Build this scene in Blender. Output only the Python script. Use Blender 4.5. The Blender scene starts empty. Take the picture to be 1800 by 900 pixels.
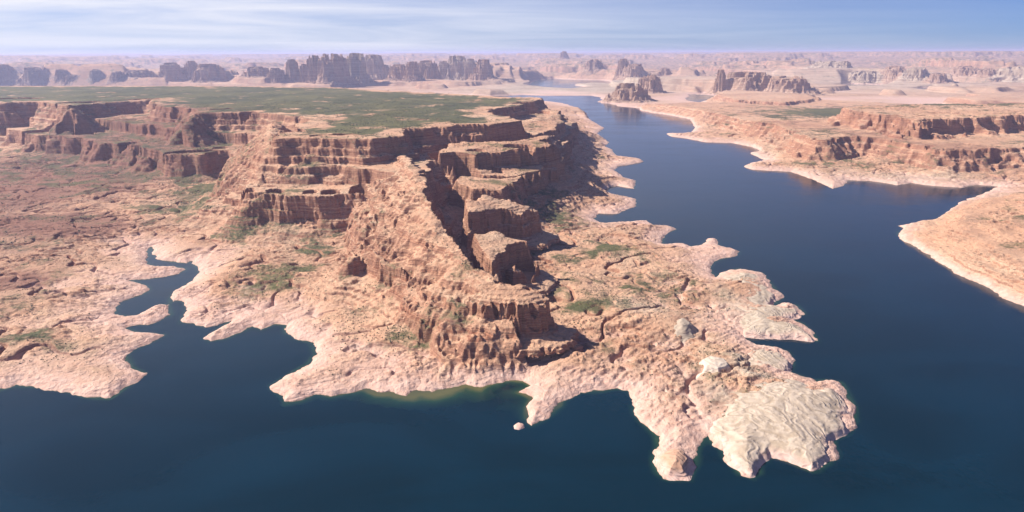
import bpy, math, random
import numpy as np
from concurrent.futures import ThreadPoolExecutor
from mathutils import Matrix, Euler

RES = 1.0                       # terrain sampling density
random.seed(7)
SC = bpy.context.scene
COL = SC.collection

# ------------------------------------------------------------------ camera
HC = 600.0
F = 1173.0                      # focal length in pixels of an 1800 px wide frame
PITCH = math.atan((450 - 93) / F)
ROLL = math.radians(-0.25)
CAMR = Euler((math.pi / 2 - PITCH, 0, 0)).to_matrix() @ Matrix.Rotation(ROLL, 3, 'Z')
RM = np.array(CAMR)


def at(u, v, z=0.0):
    """ground point that is seen at photo pixel (u, v) if it lies at height z"""
    d = RM @ np.array([(u - 900) / F, -(v - 450) / F, -1.0])
    t = (z - HC) / d[2] if d[2] < -1e-4 else 2e5
    t = min(t, 2e5)
    return d[0] * t, d[1] * t


def at_dist(u, v, dist):
    """point on the pixel's ray at a horizontal distance"""
    d = RM @ np.array([(u - 900) / F, -(v - 450) / F, -1.0])
    t = dist / math.hypot(d[0], d[1])
    return d[0] * t, d[1] * t, HC + d[2] * t


# ------------------------------------------------------------------ noise
_rng = np.random.RandomState(11)
_G = _rng.uniform(0, 2 * np.pi, (256, 256)).astype(np.float32)
_GX, _GY = np.cos(_G).ravel(), np.sin(_G).ravel()


def noise(x, y, seed=0):
    x = x + np.float32(seed * 17.31)
    y = y - np.float32(seed * 9.77)
    xi = np.floor(x).astype(np.int32)
    yi = np.floor(y).astype(np.int32)
    fx = (x - xi).astype(np.float32)
    fy = (y - yi).astype(np.float32)
    u = fx * fx * fx * (fx * (fx * 6 - 15) + 10)
    v = fy * fy * fy * (fy * (fy * 6 - 15) + 10)
    x0, x1 = xi & 255, (xi + 1) & 255
    y0, y1 = (yi & 255) << 8, ((yi + 1) & 255) << 8
    a = _GX[y0 | x0] * fx + _GY[y0 | x0] * fy
    b = _GX[y0 | x1] * (fx - 1) + _GY[y0 | x1] * fy
    c = _GX[y1 | x0] * fx + _GY[y1 | x0] * (fy - 1)
    d = _GX[y1 | x1] * (fx - 1) + _GY[y1 | x1] * (fy - 1)
    return (a + u * (b - a) + v * ((c + u * (d - c)) - (a + u * (b - a)))) * 1.5


def fbm(x, y, octv=4, seed=0, gain=0.5):
    s = 0
    a = 1.0
    for k in range(octv):
        s = s + a * noise(x, y, seed + k)
        x = x * 2.03
        y = y * 2.03
        a *= gain
    return s


def ridged(x, y, octv=4, seed=0):
    s = 0
    a = 1.0
    for k in range(octv):
        s = s + a * (1 - np.abs(noise(x, y, seed + k)) * 2)
        x = x * 2.1
        y = y * 2.1
        a *= 0.5
    return s


def sstep(a, b, x):
    t = np.clip((x - a) / (b - a), 0, 1)
    return t * t * (3 - 2 * t)


def sdist(x, y, poly):
    """signed distance to a closed polygon, positive inside"""
    n = len(poly)
    d2 = np.full(x.shape, 1e12, np.float32)
    ins = np.zeros(x.shape, bool)
    for i in range(n):
        ax, ay = poly[i]
        bx, by = poly[(i + 1) % n]
        ex, ey = bx - ax, by - ay
        L = ex * ex + ey * ey
        if L < 1e-6:
            continue
        px, py = x - np.float32(ax), y - np.float32(ay)
        t = np.clip((px * np.float32(ex) + py * np.float32(ey)) / np.float32(L), 0, 1)
        qx, qy = px - t * np.float32(ex), py - t * np.float32(ey)
        np.minimum(d2, qx * qx + qy * qy, out=d2)
        if ay != by:
            c = (y < ay) != (y < by)
            ins ^= c & (x < (ex * (y - ay) / ey + ax))
    d = np.sqrt(d2)
    return np.where(ins, d, -d)


# ------------------------------------------------------------------ shorelines (traced, at lake level)
k = 600 / 1286.0
inlet = [(0, 830), (60, 812), (130, 815), (230, 828), (330, 855), (415, 862), (470, 822), (548, 765), (500, 740),
         (475, 700), (505, 675), (560, 655), (622, 620), (560, 612), (520, 610), (475, 590), (500, 580), (560, 580),
         (600, 565), (650, 540), (632, 505), (600, 505), (560, 525), (525, 545), (480, 550), (435, 540), (450, 495),
         (480, 485), (530, 470), (565, 450), (560, 435), (530, 425), (495, 412), (560, 410), (620, 400), (680, 385),
         (705, 370), (660, 362), (600, 362), (560, 355), (550, 335), (560, 315), (548, 295), (568, 285), (580, 320),
         (610, 338), (660, 346), (705, 348), (722, 338), (740, 365), (750, 395), (700, 430), (660, 455), (640, 485),
         (640, 500), (650, 490), (690, 490), (707, 515), (690, 550), (678, 572), (720, 575), (770, 590), (800, 582),
         (870, 563), (840, 588), (800, 612), (772, 632), (790, 645), (850, 635), (920, 605), (950, 585), (990, 600),
         (1030, 580), (1075, 580), (1070, 610), (1110, 635), (1170, 650), (1185, 690), (1150, 730), (1090, 765),
         (1020, 810), (1030, 830), (1065, 850), (1075, 880)]
shore1 = [(-900, 720), (-400, 695), (-100, 690)] + [(a * k, 300 + b * k) for a, b in inlet] + [
    (530, 705), (555, 692), (580, 697), (610, 690), (640, 684), (665, 692), (690, 690), (720, 694), (735, 685),
    (760, 690), (790, 683), (820, 676), (842, 682), (860, 675), (890, 668), (920, 672), (933, 680), (912, 690),
    (935, 700), (925, 715), (922, 735), (935, 748), (955, 738), (985, 715), (990, 705), (1015, 690), (1060, 688),
    (1085, 684), (1107, 688), (1115, 700), (1115, 730), (1130, 745), (1150, 765), (1155, 785), (1148, 810),
    (1155, 830), (1170, 843), (1212, 842), (1222, 815), (1228, 785), (1242, 765), (1250, 778), (1270, 790),
    (1278, 810), (1300, 832), (1320, 838), (1335, 830), (1332, 815), (1352, 800), (1385, 810), (1425, 827),
    (1445, 820), (1470, 803), (1465, 780), (1462, 770), (1480, 765), (1500, 750), (1503, 720), (1490, 690),
    (1480, 672), (1450, 668), (1430, 670), (1400, 658), (1385, 655), (1393, 640), (1385, 618), (1360, 610),
    (1330, 608), (1308, 597), (1310, 592), (1350, 592), (1400, 592), (1437, 600), (1428, 585), (1410, 568),
    (1385, 560), (1415, 552), (1402, 537), (1378, 533), (1355, 540), (1375, 522), (1360, 505), (1340, 480),
    (1300, 472), (1275, 478), (1255, 488), (1248, 470), (1255, 460), (1290, 450), (1303, 443), (1285, 437),
    (1265, 433), (1258, 420), (1245, 420), (1235, 430), (1210, 433), (1200, 428), (1165, 430), (1168, 412),
    (1190, 403), (1175, 397), (1150, 397), (1135, 388), (1080, 392), (1055, 393), (1045, 385), (1052, 375),
    (1080, 377), (1118, 362), (1117, 350), (1090, 345), (1065, 340), (1065, 330), (1085, 327), (1115, 332),
    (1118, 318), (1095, 312), (1080, 300), (1085, 293), (1130, 285), (1128, 280), (1085, 275), (1075, 262),
    (1062, 258), (1070, 250), (1050, 235), (1062, 225), (1035, 210), (1030, 200), (1015, 190), (990, 181),
    (960, 178), (900, 180), (600, 184), (200, 186), (-900, 190)]
SH1 = [at(u, v) for u, v in shore1]
shore2 = [(-900, 155), (300, 158), (600, 160), (800, 166), (860, 169), (920, 167), (960, 168), (1040, 168),
          (1058, 172), (1066, 181), (1090, 187), (1122, 190), (1128, 194), (1145, 198), (1180, 203), (1215, 210), (1222, 225),
          (1215, 233), (1195, 236), (1170, 235), (1180, 240), (1205, 243), (1240, 250), (1290, 252), (1320, 258),
          (1340, 266), (1318, 269), (1330, 275), (1345, 282), (1320, 287), (1306, 293), (1320, 298), (1350, 300),
          (1390, 302), (1420, 312), (1445, 322), (1465, 332), (1485, 325), (1490, 317), (1530, 318), (1580, 326),
          (1600, 322), (1650, 328), (1690, 330), (1720, 325), (1755, 328), (1740, 335), (1710, 347), (1680, 362),
          (1655, 380), (1640, 392), (1610, 393), (1580, 397), (1592, 402), (1576, 410), (1590, 425), (1620, 440),
          (1650, 460), (1680, 480), (1720, 498), (1755, 515), (1765, 525), (1800, 538), (1850, 560), (2000, 620),
          (2300, 700)]
SH2 = [at(u, v) for u, v in shore2] + [(2.2e5, 2000.0), (2.2e5, 2.2e5), (-2.2e5, 2.2e5), (-2.2e5, 9000.0)]
ponds = [[(922, 151), (940, 142), (975, 138), (1010, 140), (1060, 141), (1092, 146), (1080, 150), (1045, 148),
          (1012, 150), (1035, 154), (1000, 157), (960, 155)],
         [(1205, 176), (1213, 166), (1235, 163), (1262, 165), (1252, 174), (1228, 180)],
         [(1470, 151), (1500, 147), (1560, 149), (1540, 153), (1500, 154)],
         [(1600, 158), (1640, 153), (1665, 157), (1640, 161)]]
PONDS = [[at(u, v) for u, v in p] for p in ponds]


# ------------------------------------------------------------------ raised features
class Feat:
    def __init__(self, rim, base, ts, fr, warp=(22, 14, 5), talus=0.45, dome=(0, 30), kind=0, scale=1.0, soft=.85, ctrl=()):
        self.soft = soft
        self.p = [at(u, v, z) for u, v, z in rim]
        self.z = [z for _, _, z in rim]
        self.c = [(at(u, v, z), z) for u, v, z in ctrl]
        self.base, self.ts, self.fr = base, np.array(ts, float) * scale, fr
        self.warp, self.talus, self.dome, self.kind = warp, talus, dome, kind
        xs = [q[0] for q in self.p]
        ys = [q[1] for q in self.p]
        m = self.ts[-1] + 120 / max(talus, .05) * 0.5 + 80
        self.bb = (min(xs) - m, max(xs) + m, min(ys) - m, max(ys) + m)
        self.flat = max(self.z) - min(self.z) < 1

    def __call__(self, x, y, w):
        """height, and the distance inside the rim"""
        A, B, Cc = self.warp
        sc = 1.0
        n = A * w['n160'] + B * w['r60'] + Cc * w['r18']
        s = sdist(x, y, self.p) + n
        if self.flat:
            top = self.z[0]
        else:
            num = 0
            den = 0
            for (qx, qy), z in list(zip(self.p, self.z)) + self.c:
                g = 1 / ((x - qx) ** 2 + (y - qy) ** 2 + 60.0)
                num = num + g * z
                den = den + g
            top = num / den
        t = -s
        # along the rim sheer faces give way to broken slopes
        vv = w['var']
        tt = t - 10 * np.maximum(vv, 0)
        fr = np.interp(tt, self.ts, self.fr)
        L = self.ts[-1]
        slope = np.clip(t / L, 0, 1) ** .72
        g = sstep(.08, .34, vv) * self.soft
        fr = fr * (1 - g) + slope * g
        z = top - (top - self.base) * fr - np.maximum(t - self.ts[-1], 0) * self.talus
        z = z + self.dome[0] * (1 - np.exp(-np.maximum(s, 0) / self.dome[1]))
        return z.astype(np.float32), s.astype(np.float32)


class Crest:
    """a hogback: a crest line with heights, a broken slope on its left and a wall (or slope) on its right"""
    kind = 1

    def __init__(self, line, left, right, base=45, warp=(14, 12, 4), gul=.22, soft=0):
        self.q = [(*at(u, v, z), z) for u, v, z in line]
        self.left, self.right, self.base, self.warp, self.gul, self.soft = left, right, base, warp, gul, soft
        xs = [a[0] for a in self.q]
        ys = [a[1] for a in self.q]
        self.bb = (min(xs) - 420, max(xs) + 420, min(ys) - 420, max(ys) + 420)

    def __call__(self, x, y, w):
        best = np.full(x.shape, 1e12, np.float32)
        zc = np.zeros(x.shape, np.float32)
        sd_ = np.zeros(x.shape, np.float32)
        x = x + 8 * w['r60'] + 3 * w['r18']
        y = y + 14 * w['n160']
        for (ax, ay, az_), (bx, by, bz) in zip(self.q[:-1], self.q[1:]):
            ex, ey = bx - ax, by - ay
            L = ex * ex + ey * ey
            t = np.clip(((x - ax) * ex + (y - ay) * ey) / L, 0, 1)
            px, py = x - ax - t * ex, y - ay - t * ey
            d2 = px * px + py * py
            m = d2 < best
            best = np.where(m, d2, best)
            zc = np.where(m, az_ + t * (bz - az_), zc)
            sd_ = np.where(m, ex * py - ey * px, sd_)
        d = np.sqrt(best) + np.maximum(w['n160'] * 5 + w['r60'] * 5, -4) * 1.0
        d = np.maximum(d, 0)
        A, B, Cc = self.warp
        n = A * w['n160'] + B * w['r60'] + Cc * w['r18']
        left = np.interp(d - .5 * n * sstep(10, 60, d), *self.left) + self.gul * np.clip(d - 20, 0, 120) * np.clip(w['r60'] * -.35 + w['r18'] * -.12, -.4, .6)
        right = np.interp(d + .35 * n, *self.right)
        drop = np.where(sd_ > 0, left, right) + 1.2 * np.maximum(d - 215, 0)
        z = zc - drop
        z = np.where(z < self.base + 14, self.base + 14 - (self.base + 14 - z) * 1.2, z)
        return z.astype(np.float32), (-d).astype(np.float32)


# profile: distance outwards from the rim -> share of the drop
STEP2 = ([0, 5, 18, 23, 40, 46, 78, 84, 120, 127, 170, 178, 220, 228, 275, 330], [0, .11, .13, .23, .26, .35, .41, .49, .54, .62, .67, .76, .80, .88, .94, 1])
CLIFF = ([0, 7, 16, 20, 50, 90], [0, .38, .42, .76, .87, 1])
GENTLE = ([0, 60, 75, 200, 300], [0, .25, .4, .8, 1])

FEATS = []
# the long mesa with the grassy top
FEATS.append(Feat([(u, v, 300) for u, v in [
    (-700, 192), (-200, 184), (0, 181), (70, 178), (120, 186), (190, 180), (268, 175), (278, 186), (335, 192), (345, 198),
    (440, 197), (470, 199), (540, 206), (538, 216), (500, 232), (496, 242), (560, 243), (650, 243), (690, 240), (722, 239),
    (712, 227), (780, 222), (862, 219), (905, 214), (900, 206), (862, 200), (860, 193), (915, 184), (950, 175), (958, 171), (920, 172),
    (850, 168), (800, 165), (690, 160), (600, 154), (400, 151), (0, 151), (-700, 153)]], 52, *STEP2, kind=1, warp=(36, 12, 3), soft=.35))
# lower bench: the cliff band under the rim
FEATS.append(Feat([(u, v, 150 if v > 205 or u > 940 else 188) for u, v in [
    (-600, 250), (-100, 232), (0, 222), (60, 238), (140, 242), (175, 252), (240, 256), (300, 272), (355, 272), (405, 262),
    (435, 300), (430, 340), (470, 343), (560, 345), (630, 340), (650, 335), (700, 352), (752, 330), (790, 300), (860, 295),
    (930, 290), (985, 265), (1000, 240), (1010, 215), (985, 200), (950, 195), (700, 205), (300, 200), (-600, 215)]],
    48, [0, 6, 14, 19, 34, 90], [0, .42, .46, .82, .86, 1], warp=(28, 10, 4), kind=1))
# shelf between
FEATS.append(Feat([(u, v, 212 if v > 203 else 250) for u, v in [
    (-300, 205), (0, 197), (60, 205), (150, 208), (230, 216), (330, 228), (400, 232), (450, 236), (480, 262), (560, 288), (660, 296),
    (722, 312), (752, 300), (752, 262), (770, 250), (860, 244), (960, 232), (990, 212), (985, 195), (950, 190), (700, 200), (300, 195), (-300, 195)]],
    95, [0, 6, 40, 70], [0, .42, .8, 1], warp=(26, 10, 3), kind=1))
# descending ridge: broken slope on the sunny side, sheer above the side canyon
FEATS.append(Crest([(862, 490, 137), (832, 464, 144), (800, 425, 160), (772, 385, 184), (754, 332, 220), (742, 308, 232), (724, 285, 236), (700, 262, 236)],
                   ([0, 22, 60, 120, 150, 165, 240, 400], [0, 3, 26, 66, 82, 104, 146, 220]), ([0, 9, 15, 24, 50, 72], [0, 5, 40, 62, 130, 260])))
# spurs of bare rock running down the main face
FEATS.append(Crest([(430, 392, 58), (446, 350, 122), (462, 300, 190), (474, 262, 255), (478, 236, 294), (480, 215, 296)],
                   ([0, 20, 60, 66, 140, 400], [0, 8, 44, 58, 112, 300]), ([0, 20, 60, 66, 140, 400], [0, 8, 44, 58, 112, 300])))
FEATS.append(Crest([(250, 300, 58), (275, 278, 105), (300, 248, 170), (325, 218, 245), (340, 204, 292), (345, 190, 296)],
                   ([0, 20, 70, 76, 140, 400], [0, 8, 44, 58, 112, 300]), ([0, 20, 50, 60, 140, 400], [0, 10, 44, 66, 122, 300])))
FEATS.append(Crest([(60, 262, 60), (85, 232, 140), (110, 205, 230), (125, 190, 294)],
                   ([0, 20, 70, 76, 140, 400], [0, 8, 44, 58, 112, 300]), ([0, 20, 50, 60, 140, 400], [0, 10, 44, 66, 122, 300])))
# buttresses on the shaded side of the side canyon
FEATS.append(Feat([(775, 268, 236), (800, 278, 225), (870, 268, 225), (935, 262, 225), (975, 255, 225), (985, 240, 225), (940, 232, 240), (860, 244, 245), (790, 250, 245)],
                  90, [0, 5, 26, 32, 60], [0, .45, .55, .9, 1], warp=(14, 16, 6), kind=1))
FEATS.append(Feat([(800, 318, 170), (835, 330, 160), (880, 335, 150), (905, 318, 150), (950, 300, 150), (960, 285, 160), (900, 285, 175), (830, 290, 185)],
                  60, *CLIFF, warp=(10, 14, 6), kind=1))
# small knob row left of the ridge
FEATS.append(Feat([(610, 462, 88), (640, 452, 98), (690, 470, 98), (730, 490, 96), (715, 470, 110), (660, 440, 120), (620, 445, 98)],
                  52, [0, 4, 9, 40], [0, .5, .8, 1], warp=(8, 9, 5), kind=1))
# right shore, benches
FEATS.append(Feat([(1440, 244, 140), (1500, 238, 140), (1560, 244, 136), (1620, 254, 130), (1660, 266, 118), (1720, 263, 120), (1800, 260, 120),
                   (2100, 262, 120), (2200, 190, 120), (1700, 185, 120), (1420, 190, 110), (1300, 180, 80), (1140, 182, 55), (1215, 192, 85), (1290, 206, 105), (1370, 222, 122)],
                  18, [0, 10, 42, 52, 84, 95, 180], [0, .2, .34, .54, .66, .84, 1], warp=(40, 26, 6), talus=.6, kind=2, soft=.75))
FEATS.append(Feat([(u, v, 222) for u, v in [(1612, 214), (1640, 209), (1700, 207), (1800, 203), (2100, 196), (2100, 180), (1600, 183), (1480, 188), (1500, 196), (1570, 203)]],
                  112, [0, 8, 20, 26, 60, 200], [0, .4, .44, .7, .82, 1], warp=(35, 22, 8), talus=.6, kind=2))
FEATS.append(Feat([(u, v, 95) for u, v in [(1265, 168), (1268, 160), (1300, 158), (1420, 165), (1440, 172), (1380, 180), (1300, 176)]],
                  20, [0, 20, 60, 130], [0, .4, .7, 1], warp=(50, 30, 8), talus=.6, kind=2))
FEATS.append(Feat([(1672, 402, 48), (1700, 372, 50), (1760, 348, 52), (1800, 338, 58), (1950, 330, 70), (2200, 420, 90), (2100, 540, 70), (1870, 505, 52), (1800, 478, 46), (1730, 446, 44)],
                  10, [0, 30, 60, 130], [0, .3, .6, 1], warp=(20, 14, 6), talus=.5, dome=(18, 90), kind=2))


# side canyon and alcoves cut back into the cliffs: (rim outline, floor heights at control points)
CARVE = [([at(u, v, z) for u, v, z in [(748, 338, 210), (775, 327, 205), (802, 326, 200), (812, 348, 185), (822, 392, 158), (832, 412, 148), (846, 440, 140), (866, 464, 132), (900, 486, 110),
                                       (905, 500, 80), (880, 496, 100), (868, 494, 126), (836, 466, 140), (804, 428, 156), (776, 388, 180)]],
          [(at(770, 340, 200), 92), (at(800, 400, 160), 70), (at(900, 490, 100), 46)]),
         ([at(u, v, z) for u, v, z in [(712, 229, 297), (760, 226, 297), (850, 222, 297), (950, 222, 260), (1010, 232, 150), (985, 245, 200), (900, 247, 240), (800, 249, 240), (755, 243, 270), (728, 238, 290)]],
          [(at(730, 233, 290), 240), (at(850, 235, 240), 200), (at(1000, 240, 120), 90)]),
         ([at(u, v, z) for u, v, z in [(778, 286, 200), (800, 278, 210), (822, 284, 200), (850, 300, 180), (905, 312, 150), (950, 318, 110), (935, 326, 110), (880, 322, 140), (830, 310, 165), (800, 302, 180)]],
          [(at(790, 290, 200), 140), (at(860, 312, 150), 95), (at(940, 322, 90), 50)])]


def alcove(u, v, z, wpx, depth, ang=0.0):
    x, y = at(u, v, z)
    hw = wpx / F * math.hypot(x, y) / 2
    a = math.atan2(x, y) + math.radians(ang)
    ax, ay = math.sin(a), math.cos(a)
    p = [(-1.1, -.5), (-.95, .5), (-.6, .85), (.1, 1.0), (.7, .9), (1.0, .4), (1.0, -.5)]
    CARVE.append(([(x + q * hw * ay + w * depth * ax, y - q * hw * ax + w * depth * ay) for q, w in p], [((x, y), z)]))


for a_ in [(522, 288, 165, 30, 70), (442, 384, 56, 18, 50), (490, 384, 56, 26, 50), (550, 386, 56, 18, 45), (585, 386, 56, 28, 50), (634, 380, 60, 26, 90),
           (75, 254, 74, 50, 110), (122, 260, 70, 20, 70), (152, 260, 70, 24, 70), (345, 300, 58, 74, 70), (392, 292, 58, 20, 60), (232, 282, 62, 26, 60),
           (150, 203, 215, 60, 80), (245, 190, 240, 60, 90), (300, 214, 225, 40, 70), (395, 214, 228, 36, 60), (20, 190, 235, 70, 90), (600, 268, 232, 60, 30), (610, 332, 150, 60, 24),
           (440, 222, 225, 26, 60), (560, 275, 220, 20, 40), (870, 395, 75, 46, 55, 10), (915, 490, 62, 62, 70, 12), (880, 215, 240, 40, 80), (935, 212, 190, 60, 110), (1005, 228, 80, 40, 100),
           (865, 330, 100, 40, 50), (912, 325, 70, 40, 50), (970, 320, 50, 30, 50), (838, 300, 150, 30, 40), (755, 228, 250, 40, 40)]:
    alcove(*a_)
CBB = [(min(p[0] for p in c[0]) - 60, max(p[0] for p in c[0]) + 60, min(p[1] for p in c[0]) - 60, max(p[1] for p in c[0]) + 60) for c in CARVE]


def carve(x, y, h, w):
    for (poly, fl), b in zip(CARVE, CBB):
        m = (x > b[0]) & (x < b[1]) & (y > b[2]) & (y < b[3])
        if not m.any():
            continue
        s = sdist(x[m], y[m], poly) + 3.5 * w['r18'][m] + 3 * w['r60'][m]
        num = den = 0
        for (qx, qy), z in fl:
            g = 1 / ((x[m] - qx) ** 2 + (y[m] - qy) ** 2 + 60.0)
            num = num + g * z
            den = den + g
        h[m] = np.minimum(h[m], num / den + np.maximum(8 - s, 0) * 8)
    return h


# colour regions: (u, v, z, ru, rv, channel, strength)   channel 0 scrub green, 1 pale rock, 2 dark red-brown
def blob(u, v, z, ru, rv, ch, st):
    x, y = at(u, v, z)
    x2, y2 = at(u + ru, v, z)
    _, ya = at(u, v - rv, z)
    _, yb = at(u, v + rv, z)
    if ch == 0 and z < 60:
        st *= .8
    return x, y, max(x2 - x, 1), max((ya - yb) / 2, 1), ch, st


BLOBS = [blob(*b) for b in [
    (120, 275, 45, 260, 34, 0, .42), (300, 300, 45, 160, 26, 0, .4), (150, 290, 45, 300, 44, 2, .8), (40, 420, 30, 160, 60, 2, .4), (60, 320, 40, 170, 50, 2, .9), (110, 395, 35, 110, 14, 2, 1.0), (20, 495, 25, 60, 20, 2, .9),
    (370, 340, 45, 80, 30, 0, .55), (470, 400, 45, 80, 12, 0, .6), (450, 490, 35, 50, 14, 0, .5), (560, 430, 45, 60, 22, 0, .35),
    (500, 470, 35, 45, 14, 0, .5), (40, 600, 20, 60, 18, 0, .45), (700, 590, 35, 60, 14, 0, .4), (620, 600, 25, 40, 12, 0, .35),
    (1000, 380, 30, 70, 20, 0, .45), (1040, 440, 30, 80, 24, 0, .4), (1020, 540, 30, 28, 6, 0, .7), (1180, 490, 25, 45, 16, 0, .5),
    (1130, 540, 25, 60, 20, 1, .5), (1060, 520, 30, 50, 20, 0, .3), (1195, 565, 22, 26, 14, 2, .5), (1240, 560, 20, 60, 30, 1, .25),
    (940, 350, 40, 50, 20, 0, .3), (880, 580, 45, 90, 10, 0, .4), (1140, 520, 25, 50, 25, 0, .35), (1280, 650, 15, 60, 12, 1, .3), (1250, 690, 15, 40, 25, 0, .3),
    (1500, 290, 20, 90, 10, 0, .35), (1400, 265, 15, 60, 8, 0, .35), (1600, 190, 160, 220, 9, 0, .8), (1700, 182, 150, 260, 10, 0, 1.0),
    (1720, 390, 40, 80, 25, 2, .25), (1030, 152, 5, 140, 8, 1, .9), (930, 162, 5, 140, 6, 1, .5), (1520, 150, 20, 280, 12, 1, .45),
    (1290, 262, 10, 120, 16, 1, .45), (1450, 305, 10, 110, 14, 1, .4), (1200, 218, 10, 60, 10, 1, .4), (1630, 315, 10, 110, 8, 1, .5),
    (1300, 212, 40, 100, 10, 2, .38), (1420, 234, 60, 80, 12, 2, .42), (1540, 258, 70, 110, 18, 2, .45), (1190, 190, 30, 70, 7, 2, .35), (1720, 285, 60, 120, 14, 2, .4),
    (1268, 700, 12, 26, 26, 1, .8), (1250, 745, 10, 16, 24, 1, .7), (1285, 535, 12, 30, 40, 1, .7), (1300, 635, 12, 26, 16, 1, .7), (1340, 668, 8, 50, 8, 1, .8), (1225, 690, 14, 26, 20, 1, .4)]]


def heights(x, y, features=True):
    """height plus colour masks for arrays of ground points"""
    x = x.astype(np.float32)
    y = y.astype(np.float32)
    r = np.hypot(x, y)
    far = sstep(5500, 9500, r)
    w = {'n160': fbm(x / 160, y / 160, 2, 3)}
    w['r60'] = 1 - 2.2 * np.abs(noise(x / 75, y / 75, 9)) - .4
    w['r18'] = 1 - 2.4 * np.abs(noise(x / 19, y / 19, 14)) - .4
    w['var'] = fbm(x / 190, y / 190, 2, 17) + .25 * noise(x / 55, y / 55, 18)
    k = 1 + far * 4
    wx = x + 9 * k * noise(x / 70 / k, y / 70 / k, 21) + 5 * noise(x / 26, y / 26, 22) + 2.2 * noise(x / 9, y / 9, 27)
    wy = y + 9 * k * noise(x / 70 / k, y / 70 / k, 23) + 5 * noise(x / 26, y / 26, 24) + 2.2 * noise(x / 9, y / 9, 28)
    d1 = sdist(wx, wy, SH1)
    d2 = sdist(wx, wy, SH2)
    for p in PONDS:
        d2 = np.minimum(d2, -sdist(wx, wy, p))
    d = np.maximum(d1, d2)
    dl = np.maximum(d, 0)
    near_ = 1 - far * .5
    near = 1 - far
    # masks
    veg = np.zeros(x.shape, np.float32)
    pale = np.zeros(x.shape, np.float32)
    dark = np.zeros(x.shape, np.float32)
    ch = [veg, pale, dark]
    for bx_, by_, rx, ry, c, st in BLOBS:
        g = ((x - bx_) / rx) ** 2 + ((y - by_) / ry) ** 2
        mm = g < 6
        ch[c][mm] += st * np.exp(-g[mm] * .9)
    veg += .32 * sstep(.0, .5, noise(x / 150, y / 150, 121) + .5 * noise(x / 45, y / 45, 123)) * sstep(50, 180, dl) * near_
    calm = 1 - .75 * np.clip(veg, 0, 1)
    # lowland: gentle rise away from the water, cut by washes and ribbed by bedding
    h = 7 * (1 - np.exp(-dl / 16)) + 16 * (1 - np.exp(-dl / 130)) + 26 * (1 - np.exp(-dl / 600))
    amp = sstep(0, 120, dl)
    ca, sa = math.cos(0.5), math.sin(0.5)
    xr, yr = x * ca + y * sa, -x * sa + y * ca
    bx = x + 30 * noise(x / 110, y / 110, 31)
    by = y + 30 * noise(x / 110, y / 110, 33)
    rgh = calm * (.35 + .65 * sstep(-.15, .3, noise(x / 330, y / 330, 47)))
    h = h + amp * (10 * fbm(x / 230, y / 230, 2, 35) + 6.5 * rgh * (ridged(bx / 130, by / 75, 4, 41) - 1.1))
    wash = np.abs(noise(bx / 260, by / 200, 51) + .35 * noise(x / 60, y / 60, 53))
    wash2 = np.abs(noise(bx / 120, by / 80, 55) + .4 * noise(x / 30, y / 30, 57))
    h = h - amp * calm * (12 * np.exp(-(wash / .05) ** 2) + 3 * np.exp(-(wash2 / .09) ** 2))
    h = h + sstep(0, 25, dl) * (.35 + rgh) * (2.0 * (ridged(xr / 44, yr / 14, 3, 61) - 1) + (.4 + .9 * sstep(-.1, .3, noise(x / 170, y / 170, 68))) * (ridged(x / 17, y / 17, 2, 64) - .9) + .4 * noise(x / 6, y / 6, 66))
    h = np.maximum(h, .8 * np.minimum(dl / 4, 1) + dl * .01)
    # far country: low mesas and flats
    fm = fbm(x / 3800, y / 3800, 4, 71)
    fz = 12 * (1 - np.exp(-dl / 80)) + 70 * sstep(.12, .17, fm) + 90 * sstep(.36, .41, fm) + 30 * sstep(9000, 14000, r) + 290 * sstep(13500, 33000, r) + 18 * noise(x / 900, y / 900, 77) * sstep(0, 500, dl)
    fz = fz + (150 * sstep(.0, .05, fbm(x / 2400, y / 5200, 3, 83)) + 70 * sstep(.28, .33, fbm(x / 2400, y / 5200, 3, 83))) * sstep(14300, 15000, r) * (1 - sstep(18500, 22000, r))
    fz = fz + sstep(14000, 30000, r) * (35 * sstep(.0, .06, fbm(x / 14000, y / 9000, 3, 81)) + 45 * sstep(.3, .36, fbm(x / 14000, y / 9000, 3, 81)))
    fz = fz + sstep(30000, 70000, r) * (60 + 60 * fbm(x / 30000, y / 20000, 3, 85))
    h = h * (1 - far) + fz * far
    mesa = np.full(x.shape, -1e3, np.float32)
    ins = np.full(x.shape, -1e3, np.float32)
    slab = np.zeros(x.shape, np.float32)
    if features:
        for i, f in enumerate(FEATS):
            b = f.bb
            m = (x > b[0]) & (x < b[1]) & (y > b[2]) & (y < b[3])
            if not m.any():
                continue
            sub = {q: v[m] for q, v in w.items()}
            zf, s = f(x[m], y[m], sub)
            if i == 0:
                zf = zf + sstep(0, 400, s) * 9 * fbm(x[m] / 500, y[m] / 500, 3, 91) + sstep(10, 80, s) * 3 * noise(x[m] / 60, y[m] / 60, 94)
                tmp = np.full(x.shape, -1e3, np.float32)
                tmp[m] = s
                ins = np.maximum(ins, tmp)
            cur = np.full(x.shape, -1e3, np.float32)
            cur[m] = zf
            slab = np.where(cur > mesa, float(f.soft == 0), slab)
            mesa = np.maximum(mesa, cur)
    # meet the ground with a short scree curve
    kk = 7.0
    e = np.clip((mesa - h) / kk, -1, 1)
    mx = np.maximum(h, mesa) + np.where(np.abs(e) < 1, kk * .25 * (1 - np.abs(e)) ** 2, 0)
    ismesa = mesa > h
    mx = mx + ismesa * (ins < 4) * sstep(20, 45, mx) * ((3.2 + 2.5 * slab) * (ridged(bx / 90, by / 60, 4, 43) - 1.1) + 1.2 * (ridged(x / 17, y / 17, 2, 64) - .9))
    h = np.minimum(mx, 1.0 + dl * .85)
    if features:
        h = carve(x, y, h, w)
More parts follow.
